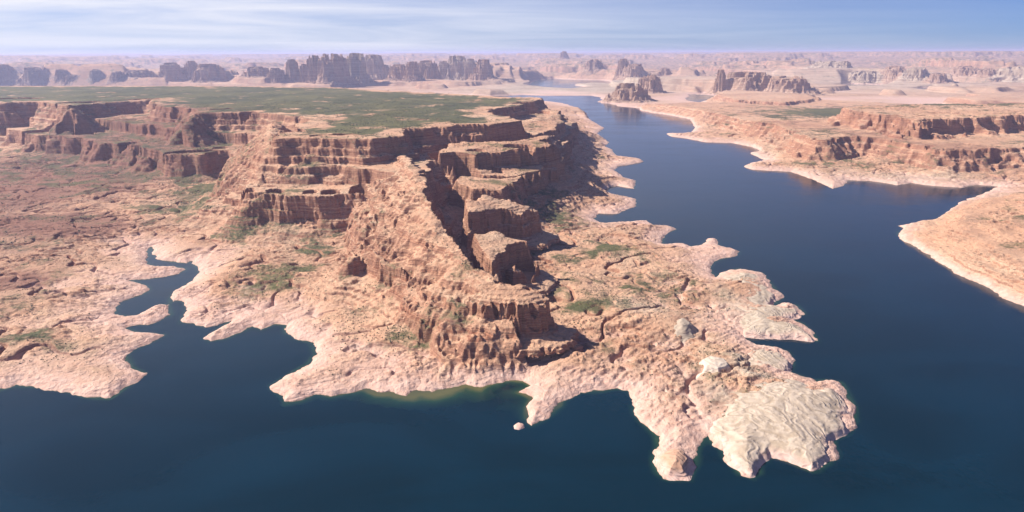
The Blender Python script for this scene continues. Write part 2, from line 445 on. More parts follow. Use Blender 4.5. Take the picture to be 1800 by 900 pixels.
    # bedding ledges
    zz = h + 5 * noise(x / 330, y / 330, 101) + 1.2 * noise(x / 30, y / 30, 103)
    for per, st, lo in ((26.0, .75, 45), (9.0, .7, 8)):
        q = zz / per
        fq = q - np.floor(q)
        g = np.where(fq < .5, .5 * (fq * 2) ** 3.2, 1 - .5 * ((1 - fq) * 2) ** 3.2)
        dz = (g - fq) * per * st
        msk = sstep(lo, lo + 14, h) * near * (1 - .45 * slab) * (.35 + .65 * sstep(-.25, .25, noise(x / 140, y / 140, 107)))
        if per > 20:
            msk = msk * ismesa * (ins < 4)
        h = h + dz * msk
        zz = zz + dz * msk
    h = np.where(d < 0, np.maximum(d * .2, -30) - .6, h)
    veg += sstep(10, 240, ins + 100 * noise(x / 130, y / 130, 113) + 30 * noise(x / 40, y / 40, 114)) * (.78 + .58 * noise(x / 260, y / 170, 111) + .25 * noise(x / 70, y / 70, 112))
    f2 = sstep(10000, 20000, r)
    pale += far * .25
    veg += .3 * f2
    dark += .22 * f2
    return h, np.stack([veg, pale, dark, np.ones_like(veg)], 1), d, d1 > d2, ismesa


def parallel(x, y, fn, n=60000):
    parts = [slice(i, min(i + n, len(x))) for i in range(0, len(x), n)]
    with ThreadPoolExecutor(4) as ex:
        out = list(ex.map(lambda s: fn(x[s], y[s]), parts))
    return [np.concatenate([o[i] for o in out]) for i in range(len(out[0]))]


# ------------------------------------------------------------------ meshes
def mesh_from(name, V, Q, mat, attr=None, smooth=True):
    me = bpy.data.meshes.new(name)
    n, m = len(V), len(Q)
    me.vertices.add(n)
    me.vertices.foreach_set('co', np.ascontiguousarray(V, np.float32).ravel())
    me.loops.add(m * 4)
    me.loops.foreach_set('vertex_index', np.ascontiguousarray(Q, np.int32).ravel())
    me.polygons.add(m)
    me.polygons.foreach_set('loop_start', np.arange(0, m * 4, 4, dtype=np.int32))
    me.update(calc_edges=True)
    me.validate()
    me.polygons.foreach_set('use_smooth', np.full(len(me.polygons), smooth, bool))
    if attr is not None:
        a = me.color_attributes.new('mask', 'FLOAT_COLOR', 'POINT')
        a.data.foreach_set('color', np.ascontiguousarray(attr, np.float32).ravel())
    me.materials.append(mat)
    o = bpy.data.objects.new(name, me)
    COL.objects.link(o)
    return o


def subset(V, A, Q):
    used = np.zeros(len(V), bool)
    used[Q.ravel()] = True
    idx = np.cumsum(used) - 1
    return V[used], (A[used] if A is not None else None), idx[Q]


def grid_quads(nr, nc, flip=False):
    i = np.arange(nr * nc, dtype=np.int32).reshape(nr, nc)
    q = np.stack([i[:-1, :-1], i[:-1, 1:], i[1:, 1:], i[1:, :-1]], -1).reshape(-1, 4)
    return q[:, ::-1] if flip else q


def tag(o, label=None, cat=None, group=None, kind=None):
    if label:
        o['label'] = label
    if cat:
        o['category'] = cat
    if group:
        o['group'] = group
    if kind:
        o['kind'] = kind
    return o


# ------------------------------------------------------------------ materials
class NT:
    def __init__(self, name):
        self.m = bpy.data.materials.new(name)
        self.m.use_nodes = True
        self.t = self.m.node_tree
        self.t.nodes.clear()

    def n(self, typ, **kw):
        nd = self.t.nodes.new(typ)
        for a, v in kw.items():
            setattr(nd, a, v)
        return nd

    def l(self, a, b):
        self.t.links.new(a, b)

    def val(self, sock, v):
        if hasattr(v, 'is_output'):
            self.l(v, sock)
        else:
            sock.default_value = v

    def math(self, op, a, b=0.0, c=0.0, clamp=False):
        nd = self.n('ShaderNodeMath', operation=op, use_clamp=clamp)
        for s, v in zip(nd.inputs, (a, b, c)):
            self.val(s, v)
        return nd.outputs[0]

    def noise(self, vec, scale, detail=4, rough=.55, dist=0):
        nd = self.n('ShaderNodeTexNoise')
        self.l(vec, nd.inputs['Vector'])
        nd.inputs['Scale'].default_value = scale
        nd.inputs['Detail'].default_value = detail
        nd.inputs['Roughness'].default_value = rough
        nd.inputs['Distortion'].default_value = dist
        return nd.outputs['Fac']

    def rng(self, v, a, b, c=0.0, d=1.0):
        nd = self.n('ShaderNodeMapRange')
        self.val(nd.inputs[0], v)
        for i, q in enumerate((a, b, c, d)):
            self.val(nd.inputs[i + 1], q)
        return nd.outputs[0]

    def mix(self, f, a, b, typ='MIX'):
        nd = self.n('ShaderNodeMix', data_type='RGBA', blend_type=typ)
        self.val(nd.inputs[0], f)
        for s, v in ((nd.inputs[6], a), (nd.inputs[7], b)):
            if isinstance(v, tuple):
                s.default_value = (*v, 1)
            else:
                self.l(v, s)
        return nd.outputs[2]

    def scaled(self, vec, s):
        nd = self.n('ShaderNodeVectorMath', operation='MULTIPLY')
        self.l(vec, nd.inputs[0])
        nd.inputs[1].default_value = s
        return nd.outputs[0]


def rock_material(name, pale_rock=False, bands=1.0):
    N = NT(name)
    geo = N.n('ShaderNodeNewGeometry')
    pos = geo.outputs['Position']
    sep = N.n('ShaderNodeSeparateXYZ')
    N.l(pos, sep.inputs[0])
    z = sep.outputs[2]
    nz = N.n('ShaderNodeSeparateXYZ')
    N.l(geo.outputs['True Normal'], nz.inputs[0])
    flat = N.rng(nz.outputs[2], .55, .88)
    att = N.n('ShaderNodeAttribute', attribute_name='mask')
    am = N.n('ShaderNodeSeparateColor')
    N.l(att.outputs['Color'], am.inputs[0])
    veg, pale, dark = am.outputs[0], am.outputs[1], am.outputs[2]
    nbig = N.noise(pos, .0022, 4)
    nmid = N.noise(pos, .012, 5, .6)
    nfin = N.noise(pos, .07, 5, .65)
    nvf = N.noise(pos, .22, 3, .6)
    # sand and slickrock on the flats
    ground = N.mix(N.rng(nmid, .35, .68), (.61, .35, .215), (.66, .46, .31))
    ground = N.mix(N.rng(nbig, .42, .62), ground, (.57, .33, .205))
    # bedding: thin layers that follow height, tilted and wavy
    wob = N.math('ADD', z, N.math('MULTIPLY', N.noise(pos, .006, 3), 26))
    wob = N.math('ADD', wob, N.math('MULTIPLY', nfin, 2.5))
    cmb = N.n('ShaderNodeCombineXYZ')
    N.l(N.math('MULTIPLY', wob, .085), cmb.inputs[2])
    N.l(N.math('MULTIPLY', sep.outputs[0], .0012), cmb.inputs[0])
    N.l(N.math('MULTIPLY', sep.outputs[1], .0012), cmb.inputs[1])
    strata = N.noise(cmb.outputs[0], 1.0, 5, .7)
    bandc = N.n('ShaderNodeValToRGB')
    cr = bandc.color_ramp
    cr.elements[0].position = .30
    cr.elements[0].color = (.13, .055, .04, 1)
    cr.elements[1].position = .72
    cr.elements[1].color = (.58, .40, .28, 1)
    for p_, c_ in ((.40, (.34, .145, .085)), (.46, (.48, .26, .16)), (.50, (.24, .105, .07)), (.55, (.46, .25, .155)), (.60, (.32, .15, .095)), (.65, (.53, .32, .21))):
        e = cr.elements.new(p_)
        e.color = (*c_, 1)
    N.l(strata, bandc.inputs[0])
    # desert varnish streaks on steep faces
    sv = N.scaled(pos, (.055, .055, .006))
    streak = N.noise(sv, 1.0, 4, .6)
    cliff = N.mix(N.rng(streak, .54, .70, 0, .5), bandc.outputs[0], (.16, .07, .05))
    ground = N.mix(N.rng(strata, .42, .54, .5, 0), ground, (.38, .21, .135))
    col = N.mix(flat, cliff, ground)
    # regions
    vn = N.math('ADD', veg, N.math('MULTIPLY', N.math('SUBTRACT', nmid, .5), 1.1))
    vn = N.math('ADD', vn, N.math('MULTIPLY', N.math('SUBTRACT', nfin, .5), .9))
    vfac = N.math('MULTIPLY', N.rng(vn, .25, .6, 0, .92), N.math('MULTIPLY', N.rng(veg, .02, .2), N.rng(flat, 0, 1, .15, 1)))
    vcol = N.mix(N.rng(nbig, .4, .6), (.040, .064, .024), (.115, .118, .042))
    vcol = N.mix(N.rng(nvf, .45, .6), vcol, (.095, .085, .044))
    col = N.mix(vfac, col, vcol)
    dn = N.math('ADD', dark, N.math('MULTIPLY', N.math('SUBTRACT', nmid, .5), 1.2))
    col = N.mix(N.math('MULTIPLY', N.rng(dn, .25, .75, 0, .8), N.rng(dark, .02, .2)), col, (.20, .085, .06))
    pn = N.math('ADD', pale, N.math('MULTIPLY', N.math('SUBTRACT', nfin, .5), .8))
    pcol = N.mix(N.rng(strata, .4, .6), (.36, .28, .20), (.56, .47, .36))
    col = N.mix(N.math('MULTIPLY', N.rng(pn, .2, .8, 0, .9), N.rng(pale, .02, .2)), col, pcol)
    # scattered bushes and stones
    bush = N.n('ShaderNodeTexVoronoi', feature='F1')
    N.l(pos, bush.inputs['Vector'])
    bush.inputs['Scale'].default_value = .05
    bb = N.math('MULTIPLY', N.rng(bush.outputs['Distance'], .16, .26, 1, 0), N.rng(nmid, .42, .56))
    bb = N.math('MULTIPLY', bb, N.rng(z, 12, 22))
    col = N.mix(N.math('MULTIPLY', bb, N.math('MULTIPLY', flat, .85)), col, (.12, .10, .06))
    cracks = N.n('ShaderNodeTexVoronoi', feature='DISTANCE_TO_EDGE')
    wv = N.n('ShaderNodeVectorMath', operation='ADD')
    N.l(N.scaled(pos, (.030, .055, .02)), wv.inputs[0])
    nv = N.n('ShaderNodeTexNoise')
    N.l(pos, nv.inputs['Vector'])
    nv.inputs['Scale'].default_value = .02
    nv.inputs['Detail'].default_value = 4
    N.l(N.n('ShaderNodeVectorMath', operation='SCALE').outputs[0], wv.inputs[1])
    sc_ = wv.inputs[1].links[0].from_node
    N.l(nv.outputs['Color'], sc_.inputs[0])
    sc_.inputs['Scale'].default_value = 2.2
    N.l(wv.outputs[0], cracks.inputs['Vector'])
    ck = N.math('MULTIPLY', N.rng(cracks.outputs['Distance'], .02, .10, .55, 0), N.rng(nmid, .42, .6))
    col = N.mix(N.math('MULTIPLY', ck, N.rng(z, 8, 16)), col, (.17, .095, .06))
    col = N.mix(N.rng(nvf, .32, .5, .2, 0), col, (.27, .14, .085))
    col = N.mix(N.rng(nfin, .3, .7, .2, 0), col, (.26, .12, .075))
    col = N.mix(N.math('MULTIPLY', vfac, .82), col, vcol)
    # bleached ring left by higher water
    ring = N.rng(N.math('ADD', z, N.math('MULTIPLY', N.math('SUBTRACT', nmid, .5), 20)), 7, 21, 1, 0)
    ring = N.math('MULTIPLY', ring, .75)
    col = N.mix(ring, col, N.mix(N.rng(nfin, .35, .65), (.60, .365, .29), (.68, .48, .405)))
    wet = N.rng(z, .2, .9, 1, 0)
    col = N.mix(N.math('MULTIPLY', wet, .5), col, (.25, .17, .11))
    bs = N.n('ShaderNodeBsdfPrincipled')
    N.l(col, bs.inputs['Base Color'])
    bs.inputs['Roughness'].default_value = .9
    bs.inputs['Specular IOR Level'].default_value = .15
    bmp = N.n('ShaderNodeBump')
    bmp.inputs['Strength'].default_value = 1.0
    bmp.inputs['Distance'].default_value = 5.0
    hh = N.math('ADD', N.math('MULTIPLY', nfin, 1.0), N.math('MULTIPLY', strata, 1.6 * bands))
    hh = N.math('ADD', hh, N.math('MULTIPLY', nvf, .35))
    N.l(hh, bmp.inputs['Height'])
    N.l(bmp.outputs[0], bs.inputs['Normal'])
    out = N.n('ShaderNodeOutputMaterial')
    N.l(bs.outputs[0], out.inputs[0])
    return N.m


def dome_material(name, ca, cb, cc, centres=()):
    """pale cross-bedded slickrock with swirling beds"""
    N = NT(name)
    geo = N.n('ShaderNodeNewGeometry')
    pos = geo.outputs['Position']
    sep = N.n('ShaderNodeSeparateXYZ')
    N.l(pos, sep.inputs[0])
    z = sep.outputs[2]
    big = N.noise(N.scaled(pos, (1, 1, 2.5)), .011, 3, .5, 1.2)
    fin = N.noise(pos, .09, 5, .65)
    ph = N.math('ADD', N.math('MULTIPLY', big, 60), N.math('MULTIPLY', z, .8))
    if centres:
        dd = None
        for cx_, cy_, st_ in centres:
            vd = N.n('ShaderNodeVectorMath', operation='DISTANCE')
            N.l(N.scaled(pos, (1, st_, 0)), vd.inputs[0])
            vd.inputs[1].default_value = (cx_, cy_ * st_, 0)
            dd = vd.outputs['Value'] if dd is None else N.math('SMOOTH_MIN', dd, vd.outputs['Value'], 25)
        ph = N.math('ADD', N.math('MULTIPLY', dd, .36), N.math('MULTIPLY', big, 42))
    ph = N.math('ADD', ph, N.math('MULTIPLY', fin, 5))
    beds = N.math('MULTIPLY_ADD', N.math('SINE', ph), .5, .5)
    ph2 = N.math('MULTIPLY_ADD', N.math('SINE', N.math('MULTIPLY', ph, .31)), .5, .5)
    col = N.mix(N.math('MULTIPLY', beds, .75), ca, cb)
    col = N.mix(N.math('MULTIPLY', ph2, .4), col, cb)
    col = N.mix(N.rng(fin, .3, .55, .5, 0), col, cc)
    mid = N.noise(pos, .02, 4)
    ring = N.rng(N.math('ADD', z, N.math('MULTIPLY', N.math('SUBTRACT', mid, .5), 14)), 5, 12, .8, 0)
    col = N.mix(ring, col, N.mix(N.rng(fin, .35, .65), (.60, .37, .30), (.68, .48, .41)))
    bs = N.n('ShaderNodeBsdfPrincipled')
    N.l(col, bs.inputs['Base Color'])
    bs.inputs['Roughness'].default_value = .9
    bs.inputs['Specular IOR Level'].default_value = .15
    bmp = N.n('ShaderNodeBump')
    bmp.inputs['Strength'].default_value = .7
    bmp.inputs['Distance'].default_value = 2.0
    N.l(N.math('ADD', N.math('MULTIPLY', beds, .6), fin), bmp.inputs['Height'])
    N.l(bmp.outputs[0], bs.inputs['Normal'])
    out = N.n('ShaderNodeOutputMaterial')
    N.l(bs.outputs[0], out.inputs[0])
    return N.m


def water_material():
    N = NT('lake_water')
    geo = N.n('ShaderNodeNewGeometry')
    pos = geo.outputs['Position']
    att = N.n('ShaderNodeAttribute', attribute_name='mask')
    am = N.n('ShaderNodeSeparateColor')
    N.l(att.outputs['Color'], am.inputs[0])
    n1 = N.noise(pos, .03, 4, .6)
    sh = N.math('ADD', am.outputs[0], N.math('MULTIPLY', N.math('SUBTRACT', n1, .5), .5))
    col = N.mix(N.rng(sh, .25, .85), (.0003, .0125, .021), (.018, .05, .03))
    col = N.mix(N.rng(sh, .75, 1.15), col, (.10, .095, .04))
    bs = N.n('ShaderNodeBsdfPrincipled')
    N.l(col, bs.inputs['Base Color'])
    wind = N.noise(N.scaled(pos, (.0022, .0045, 1)), 1.0, 4, .6, .8)
    N.l(N.rng(wind, .35, .65, .07, .2), bs.inputs['Roughness'])
    col = N.mix(N.rng(wind, .4, .65, 0, .55), col, (.0005, .022, .042))
    N.l(col, bs.inputs['Base Color'])
    bs.inputs['IOR'].default_value = 1.333
    bs.inputs['Specular IOR Level'].default_value = .26
    bs.inputs['Specular Tint'].default_value = (.68, .9, 1, 1)
    bmp = N.n('ShaderNodeBump')
    bmp.inputs['Strength'].default_value = .25
    bmp.inputs['Distance'].default_value = 1.0
    rip = N.math('ADD', N.noise(N.scaled(pos, (.09, .05, 1)), 1.0, 4, .6), N.math('MULTIPLY', N.noise(pos, .012, 3), 2))
    N.l(rip, bmp.inputs['Height'])
    N.l(bmp.outputs[0], bs.inputs['Normal'])
    out = N.n('ShaderNodeOutputMaterial')
    N.l(bs.outputs[0], out.inputs[0])
    return N.m


ROCK = rock_material('sandstone')
DOME = dome_material('pale_slickrock', (.40, .305, .22), (.56, .45, .35), (.28, .20, .135))
SWIRL = dome_material('swirled_slickrock', (.41, .315, .23), (.58, .465, .365), (.29, .205, .14),
                      [(*at(1440, 715, 15), .8), (*at(1335, 735, 15), .55)])
PINK = dome_material('pink_slickrock', (.46, .25, .16), (.56, .36, .25), (.36, .19, .12))
GREY = dome_material('grey_shale', (.33, .26, .205), (.42, .33, .25), (.28, .22, .17))
WATER = water_material()

# ------------------------------------------------------------------ terrain sheet (finer where it is seen large)
rows = []
r = 470.0
while r < 170000:
    rows.append(r)
    if r < 1700:
        st = 2.6 + (r - 470) * .001
    elif r < 3000:
        st = 3.6
    elif r < 5200:
        st = 5.5
    elif r < 8000:
        st = 12
    else:
        st = max(20, (r - 8000) * .012 + 20)
    r += st / RES
rows = np.array(rows)
az = [-62.0]
while az[-1] < 60:
    a = abs(az[-1])
    az.append(az[-1] + (.066 if a < 44 else .25) / RES)
az = np.radians(np.array(az))
X = (rows[:, None] * np.sin(az)[None, :]).ravel()
Y = (rows[:, None] * np.cos(az)[None, :]).ravel()
Z, MASK, DIST, SIDE, ISM = parallel(X, Y, heights)
V = np.stack([X, Y, Z], 1)
Q = grid_quads(len(rows), len(az), flip=True)
keep = (Z[Q] > -6).any(1)
Q = Q[keep]
side = SIDE[Q].sum(1) >= 2
ms = (ISM[Q].sum(1) >= 3) & (Z[Q].min(1) > 40)
farq = np.hypot(V[Q[:, 0], 0], V[Q[:, 0], 1]) > 7200
for nm, sel in (('terrain', side & ~ms), ('mesa', side & ms), ('far_shore', ~side & ~farq), ('desert_plain', ~side & farq)):
    v, a, q = subset(V, MASK, Q[sel])
    tag(mesh_from(nm, v, q, ROCK, a), kind='structure')
del V, Q, X, Y

# ------------------------------------------------------------------ lake
rr = np.concatenate([np.linspace(4, 500, 30)[:-1], np.geomspace(500, 14000, 620), np.geomspace(14500, 170000, 40)])
aa = np.radians(np.linspace(-75, 75, 620))
X = (rr[:, None] * np.sin(aa)).ravel()
Y = (rr[:, None] * np.cos(aa)).ravel()


def shallow(x, y):
    x = x.astype(np.float32)
    y = y.astype(np.float32)
    d = np.maximum(sdist(x, y, SH1), sdist(x, y, SH2))
    q = np.exp(np.minimum(d, 0) / 9.0)
    xs, ys = at(760, 700)
    g = np.exp(-(((x - xs) / 150) ** 2 + ((y - ys) / 75) ** 2))
    q = q * .8 + np.exp(np.minimum(d, 0) / 45.0) * g * 1.5
    return (q,)


S, = parallel(X, Y, shallow)
mesh_from('water', np.stack([X, Y, np.zeros_like(X)], 1), grid_quads(len(rr), len(aa), flip=True), WATER,
          np.stack([S, S * 0, S * 0, S * 0 + 1], 1))['kind'] = 'structure'


# ------------------------------------------------------------------ free-standing rock forms
def patch(name, label, cat, feat, res, mat, mask=(0, 0, 0), rough=1.0, group=None, extra=None, depth=3.0, strata=True):
    """a rock form as its own fine mesh, its foot running under the ground around it"""
    xs = [q[0] for q in feat.p]
    ys = [q[1] for q in feat.p]
    m = feat.ts[-1] + 70
    feat.talus = 1.1
    gx = np.arange(min(xs) - m, max(xs) + m, res)
    gy = np.arange(min(ys) - m, max(ys) + m, res)
    XX, YY = [c.ravel().astype(np.float32) for c in np.meshgrid(gx, gy)]
    w = {'n160': fbm(XX / 160, YY / 160, 2, 3), 'r60': 1 - 2.2 * np.abs(noise(XX / 75, YY / 75, 9)) - .4,
         'r18': 1 - 2.4 * np.abs(noise(XX / 19, YY / 19, 14)) - .4,
         'var': XX * 0 - 1}
    z, s = feat(XX, YY, w)
    if extra is not None:
        z = z + extra(XX, YY, s)
    z = z + rough * (.6 * noise(XX / 7, YY / 7, 5) + .5 * noise(XX / 3, YY / 3, 6)) * sstep(-feat.ts[-1] - 5, 5, s)
    if strata:
        q = (z + 1.5 * noise(XX / 40, YY / 40, 8)) / 6.0
        fq = q - np.floor(q)
        g = np.where(fq < .5, .5 * (fq * 2) ** 3, 1 - .5 * ((1 - fq) * 2) ** 3)
        z = z + (g - fq) * 6.0 * .45
    if name == 'sandstone_block' or name == 'rock_buttress':
        z = carve(XX, YY, z, w)
    base = heights(XX, YY)[0]
    Q = grid_quads(len(gy), len(gx))
    kp = ((z - base)[Q] > -depth).any(1) & (s[Q] > -feat.ts[-1] - 8).any(1)
    Vv = np.stack([XX, YY, z], 1)
    v, _, q = subset(Vv, None, Q[kp])
    # keep the one connected form, not crumbs of its foot
    lab = np.arange(len(v))
    for _i in range(900):
        mn = lab[q].min(1)
        new = lab.copy()
        for c in range(4):
            np.minimum.at(new, q[:, c], mn)
        if (new == lab).all():
            break
        lab = new
    main = np.bincount(lab).argmax()
    v, _, q = subset(v, None, q[lab[q[:, 0]] == main])
    a = np.tile(np.array([*mask, 1.0]), (len(v), 1))
    return tag(mesh_from(name, v, q, mat, a), label, cat, group)


def flutes(amp, per, seed):
    def fn(x, y, s):
        nn = 1 - 2 * np.abs(noise(x / per, y / (per * 1.6), seed))
        return amp * nn * sstep(-16, -5, s) * sstep(3, -3, s)
    return fn


patch('fluted_butte', 'red sandstone butte with fluted columned face at the low end of the ridge', 'butte',
      Feat([(822, 520, 112), (850, 505, 128), (880, 496, 136), (915, 499, 134), (945, 510, 126), (962, 526, 112), (955, 538, 104), (925, 535, 112), (880, 536, 112), (845, 540, 104), (824, 538, 100)],
           40, [0, 3, 8, 12, 30, 60], [0, .36, .5, .76, .9, 1], warp=(4, 7, 8), dome=(8, 20)), 1.1, ROCK, (0.1, 0, 0), extra=flutes(7, 13, 19))
patch('sandstone_block', 'tan flat-topped sandstone block whose front drops into a black shaded alcove', 'rock block',
      Feat([(822, 412, 150), (870, 406, 146), (925, 424, 138), (940, 440, 128), (932, 452, 124), (905, 452, 128), (880, 446, 132), (862, 462, 130), (840, 440, 140)],
           50, [0, 4, 9, 13, 26, 50], [0, .4, .48, .86, .93, 1], warp=(5, 6, 4), dome=(5, 25)), 1.3, ROCK)
patch('rock_buttress', 'rounded tan buttress standing behind the flat-topped block, beside the canyon shadow', 'buttress',
      Feat([(818, 352, 185), (850, 342, 180), (890, 350, 165), (925, 362, 145), (940, 372, 130), (915, 378, 135), (880, 366, 155), (845, 372, 168), (822, 372, 176)],
           52, [0, 5, 12, 16, 36, 70], [0, .4, .46, .8, .9, 1], warp=(6, 9, 6), dome=(6, 20)), 1.6, ROCK)
patch('sandstone_tower', 'slim sunlit sandstone tower at the foot of the mesa, right of the side canyon', 'rock tower',
      Feat([(935, 285, 150), (955, 280, 156), (978, 290, 140), (982, 300, 128), (955, 302, 132), (938, 298, 140)],
           40, [0, 4, 12, 18, 40, 80], [0, .4, .5, .8, .9, 1], warp=(4, 8, 8), dome=(8, 15)), 2.0, ROCK)


def swirl(amp, per, seed):
    def fn(x, y, s):
        q = fbm(x / per, y / per, 2, seed) * 4
        return amp * np.sin(q * 3.0) * sstep(0, 20, s)
    return fn


def zr(pts, z):
    return [(u, v, z) for u, v in pts]


patch('slickrock_dome', 'largest pale cream slickrock dome with swirling beds at the peninsula tip', 'rock dome',
      Feat(zr([(1256, 757), (1268, 772), (1284, 785), (1296, 806), (1316, 822), (1328, 806), (1350, 788), (1388, 798), (1428, 813), (1450, 798), (1452, 768), (1480, 752),
               (1490, 720), (1480, 694), (1465, 682), (1430, 682), (1398, 668), (1360, 664), (1316, 672), (1275, 690), (1256, 720)], 9),
           -4, [0, 4, 10, 22], [0, .35, .7, 1], warp=(4, 5, 2), dome=(22, 55)), 1.5, SWIRL, extra=swirl(.5, 130, 33), strata=False, rough=.45)
patch('slickrock_dome', 'pale lobed slickrock dome with three fingers reaching into the channel', 'rock dome',
      Feat(zr([(1262, 492), (1280, 482), (1302, 477), (1334, 484), (1352, 508), (1362, 520), (1345, 535), (1376, 540), (1398, 543), (1400, 550), (1370, 562), (1402, 572), (1424, 592),
               (1396, 588), (1350, 587), (1310, 585), (1290, 560), (1280, 530)], 8),
           -4, [0, 4, 10, 22], [0, .35, .7, 1], warp=(4, 5, 2), dome=(13, 34)), 1.7, DOME, extra=swirl(.8, 110, 37), strata=False, rough=.45)
patch('slickrock_dome', 'small pale slickrock dome jutting into the cove above the largest dome', 'rock dome',
      Feat(zr([(1310, 612), (1340, 613), (1372, 620), (1386, 635), (1378, 650), (1345, 655), (1318, 645), (1305, 628)], 9),
           -4, [0, 4, 10, 22], [0, .35, .7, 1], warp=(3, 4, 2), dome=(9, 26)), 1.4, DOME, extra=swirl(.6, 80, 39), strata=False, rough=.45)
patch('white_knob', 'small bright white rounded rock inland of the cove', 'rock knob',
      Feat(zr([(1232, 632), (1250, 626), (1274, 630), (1280, 640), (1262, 647), (1240, 644)], 27),
           8, [0, 4, 9, 20], [0, .35, .7, 1], warp=(2, 3, 1), dome=(5, 14)), 1.2,
      dome_material('white_sandstone', (.54, .43, .335), (.64, .53, .43), (.42, .32, .24)), strata=False, rough=.12)
patch('sandstone_mound', 'round pink mound near the end of the blunt southern point', 'mound',
      Feat(zr([(1166, 800), (1180, 790), (1200, 792), (1210, 806), (1200, 822), (1178, 822)], 13),
           -2, [0, 4, 9, 18], [0, .35, .7, 1], warp=(2, 3, 1), dome=(9, 14)), 1.0, PINK, strata=False, rough=.45)
patch('shale_mound', 'grey pointed shale mound among low sandstone hills', 'mound',
      Feat(zr([(1192, 566), (1200, 560), (1208, 566), (1200, 572)], 36),
           8, [0, 10, 26, 46], [0, .3, .74, 1], warp=(3, 5, 3), dome=(1, 6), talus=.3), 1.2, GREY, strata=False, rough=.45)
patch('rock_islet', 'tiny pale rock islet just off the shoreline', 'islet',
      Feat(zr([(905, 747), (911, 743), (919, 745), (920, 750), (912, 753), (906, 752)], 1.6),
           -3, [0, 2, 4, 8], [0, .35, .7, 1], warp=(.4, .8, .6), dome=(2, 3)), .5, PINK, strata=False, rough=.45)


# ------------------------------------------------------------------ desert scrub
def scrub(n=60000):
    rg = np.random.RandomState(5)
    r_ = np.exp(rg.uniform(math.log(900), math.log(4800), n * 3))
    a_ = np.radians(rg.uniform(-47, 30, n * 3))
    x, y = r_ * np.sin(a_), r_ * np.cos(a_)
    H0, M0, D0, _, _ = parallel(x, y, heights)
    Hx = parallel(x + 3, y, heights)[0]
    Hy = parallel(x, y + 3, heights)[0]
    slope = np.hypot(Hx - H0, Hy - H0) / 3
    p = (.22 + 1.3 * np.clip(M0[:, 0], 0, 1)) * sstep(-.25, .35, fbm(x / 130, y / 130, 3, 131)) * (slope < .55) * (H0 > 13) * (D0 > 25)
    ok = np.nonzero(rg.uniform(0, 1, n * 3) < p)[0][:n]
    x, y, z, r_ = x[ok], y[ok], H0[ok], r_[ok]
    m = len(ok)
    base = np.array([(0, 0, 1.0), (.8, 0, .45), (.25, .76, .55), (-.65, .47, .4), (-.65, -.47, .5), (.25, -.76, .42), (.9, .3, -.2), (-.3, .9, -.2), (-.9, -.2, -.2), (0, -.95, -.2)])
    tri = np.array([(0, 1, 2, 2), (0, 2, 3, 3), (0, 3, 4, 4), (0, 4, 5, 5), (0, 5, 1, 1), (1, 6, 7, 2), (2, 7, 8, 3), (3, 8, 9, 4), (4, 9, 5, 5), (5, 9, 6, 1)])
    sz = rg.uniform(.7, 1.7, m) * (1 + .5 * (r_ > 2500))
    jit = 1 + rg.uniform(-.3, .3, (m, 10, 1))
    V_ = base[None] * jit * sz[:, None, None] * np.array([1.15, 1.15, .95])
    V_ = V_ + np.stack([x, y, z], 1)[:, None, :]
    me_ = bpy.data.meshes.new('scrub')
    faces = []
    me_.vertices.add(m * 10)
    me_.vertices.foreach_set('co', V_.astype(np.float32).ravel())
    t3 = np.array([f[:3] for f in tri] + [(f[0], f[2], f[3]) for f in tri if f[2] != f[3]])
    T = (t3[None] + (np.arange(m) * 10)[:, None, None]).reshape(-1, 3)
    me_.loops.add(len(T) * 3)
    me_.loops.foreach_set('vertex_index', T.astype(np.int32).ravel())
    me_.polygons.add(len(T))
    me_.polygons.foreach_set('loop_start', np.arange(0, len(T) * 3, 3, dtype=np.int32))
    me_.update(calc_edges=True)
    N_ = NT('scrub_leaves')
    g_ = N_.n('ShaderNodeNewGeometry')
    f_ = N_.noise(g_.outputs['Position'], .05, 3)
    b_ = N_.n('ShaderNodeBsdfPrincipled')
    N_.l(N_.mix(N_.rng(f_, .35, .65), (.045, .055, .028), (.095, .088, .045)), b_.inputs['Base Color'])
    b_.inputs['Roughness'].default_value = .9
    o_ = N_.n('ShaderNodeOutputMaterial')
    N_.l(b_.outputs[0], o_.inputs[0])
    me_.materials.append(N_.m)
    o = bpy.data.objects.new('scrub', me_)
    COL.objects.link(o)
    o['kind'] = 'stuff'


scrub()


# ------------------------------------------------------------------ distant buttes
def ground_dist(u, v):
    ds = np.geomspace(6500, 60000, 700)
    P = np.array([at_dist(u, v, q) for q in ds])
    hz_ = heights(P[:, 0], P[:, 1], False)[0]
    below = np.nonzero(P[:, 2] <= np.maximum(hz_, 0))[0]
    i = below[0] if len(below) else 699
    return ds[i], float(max(hz_[i], 0))


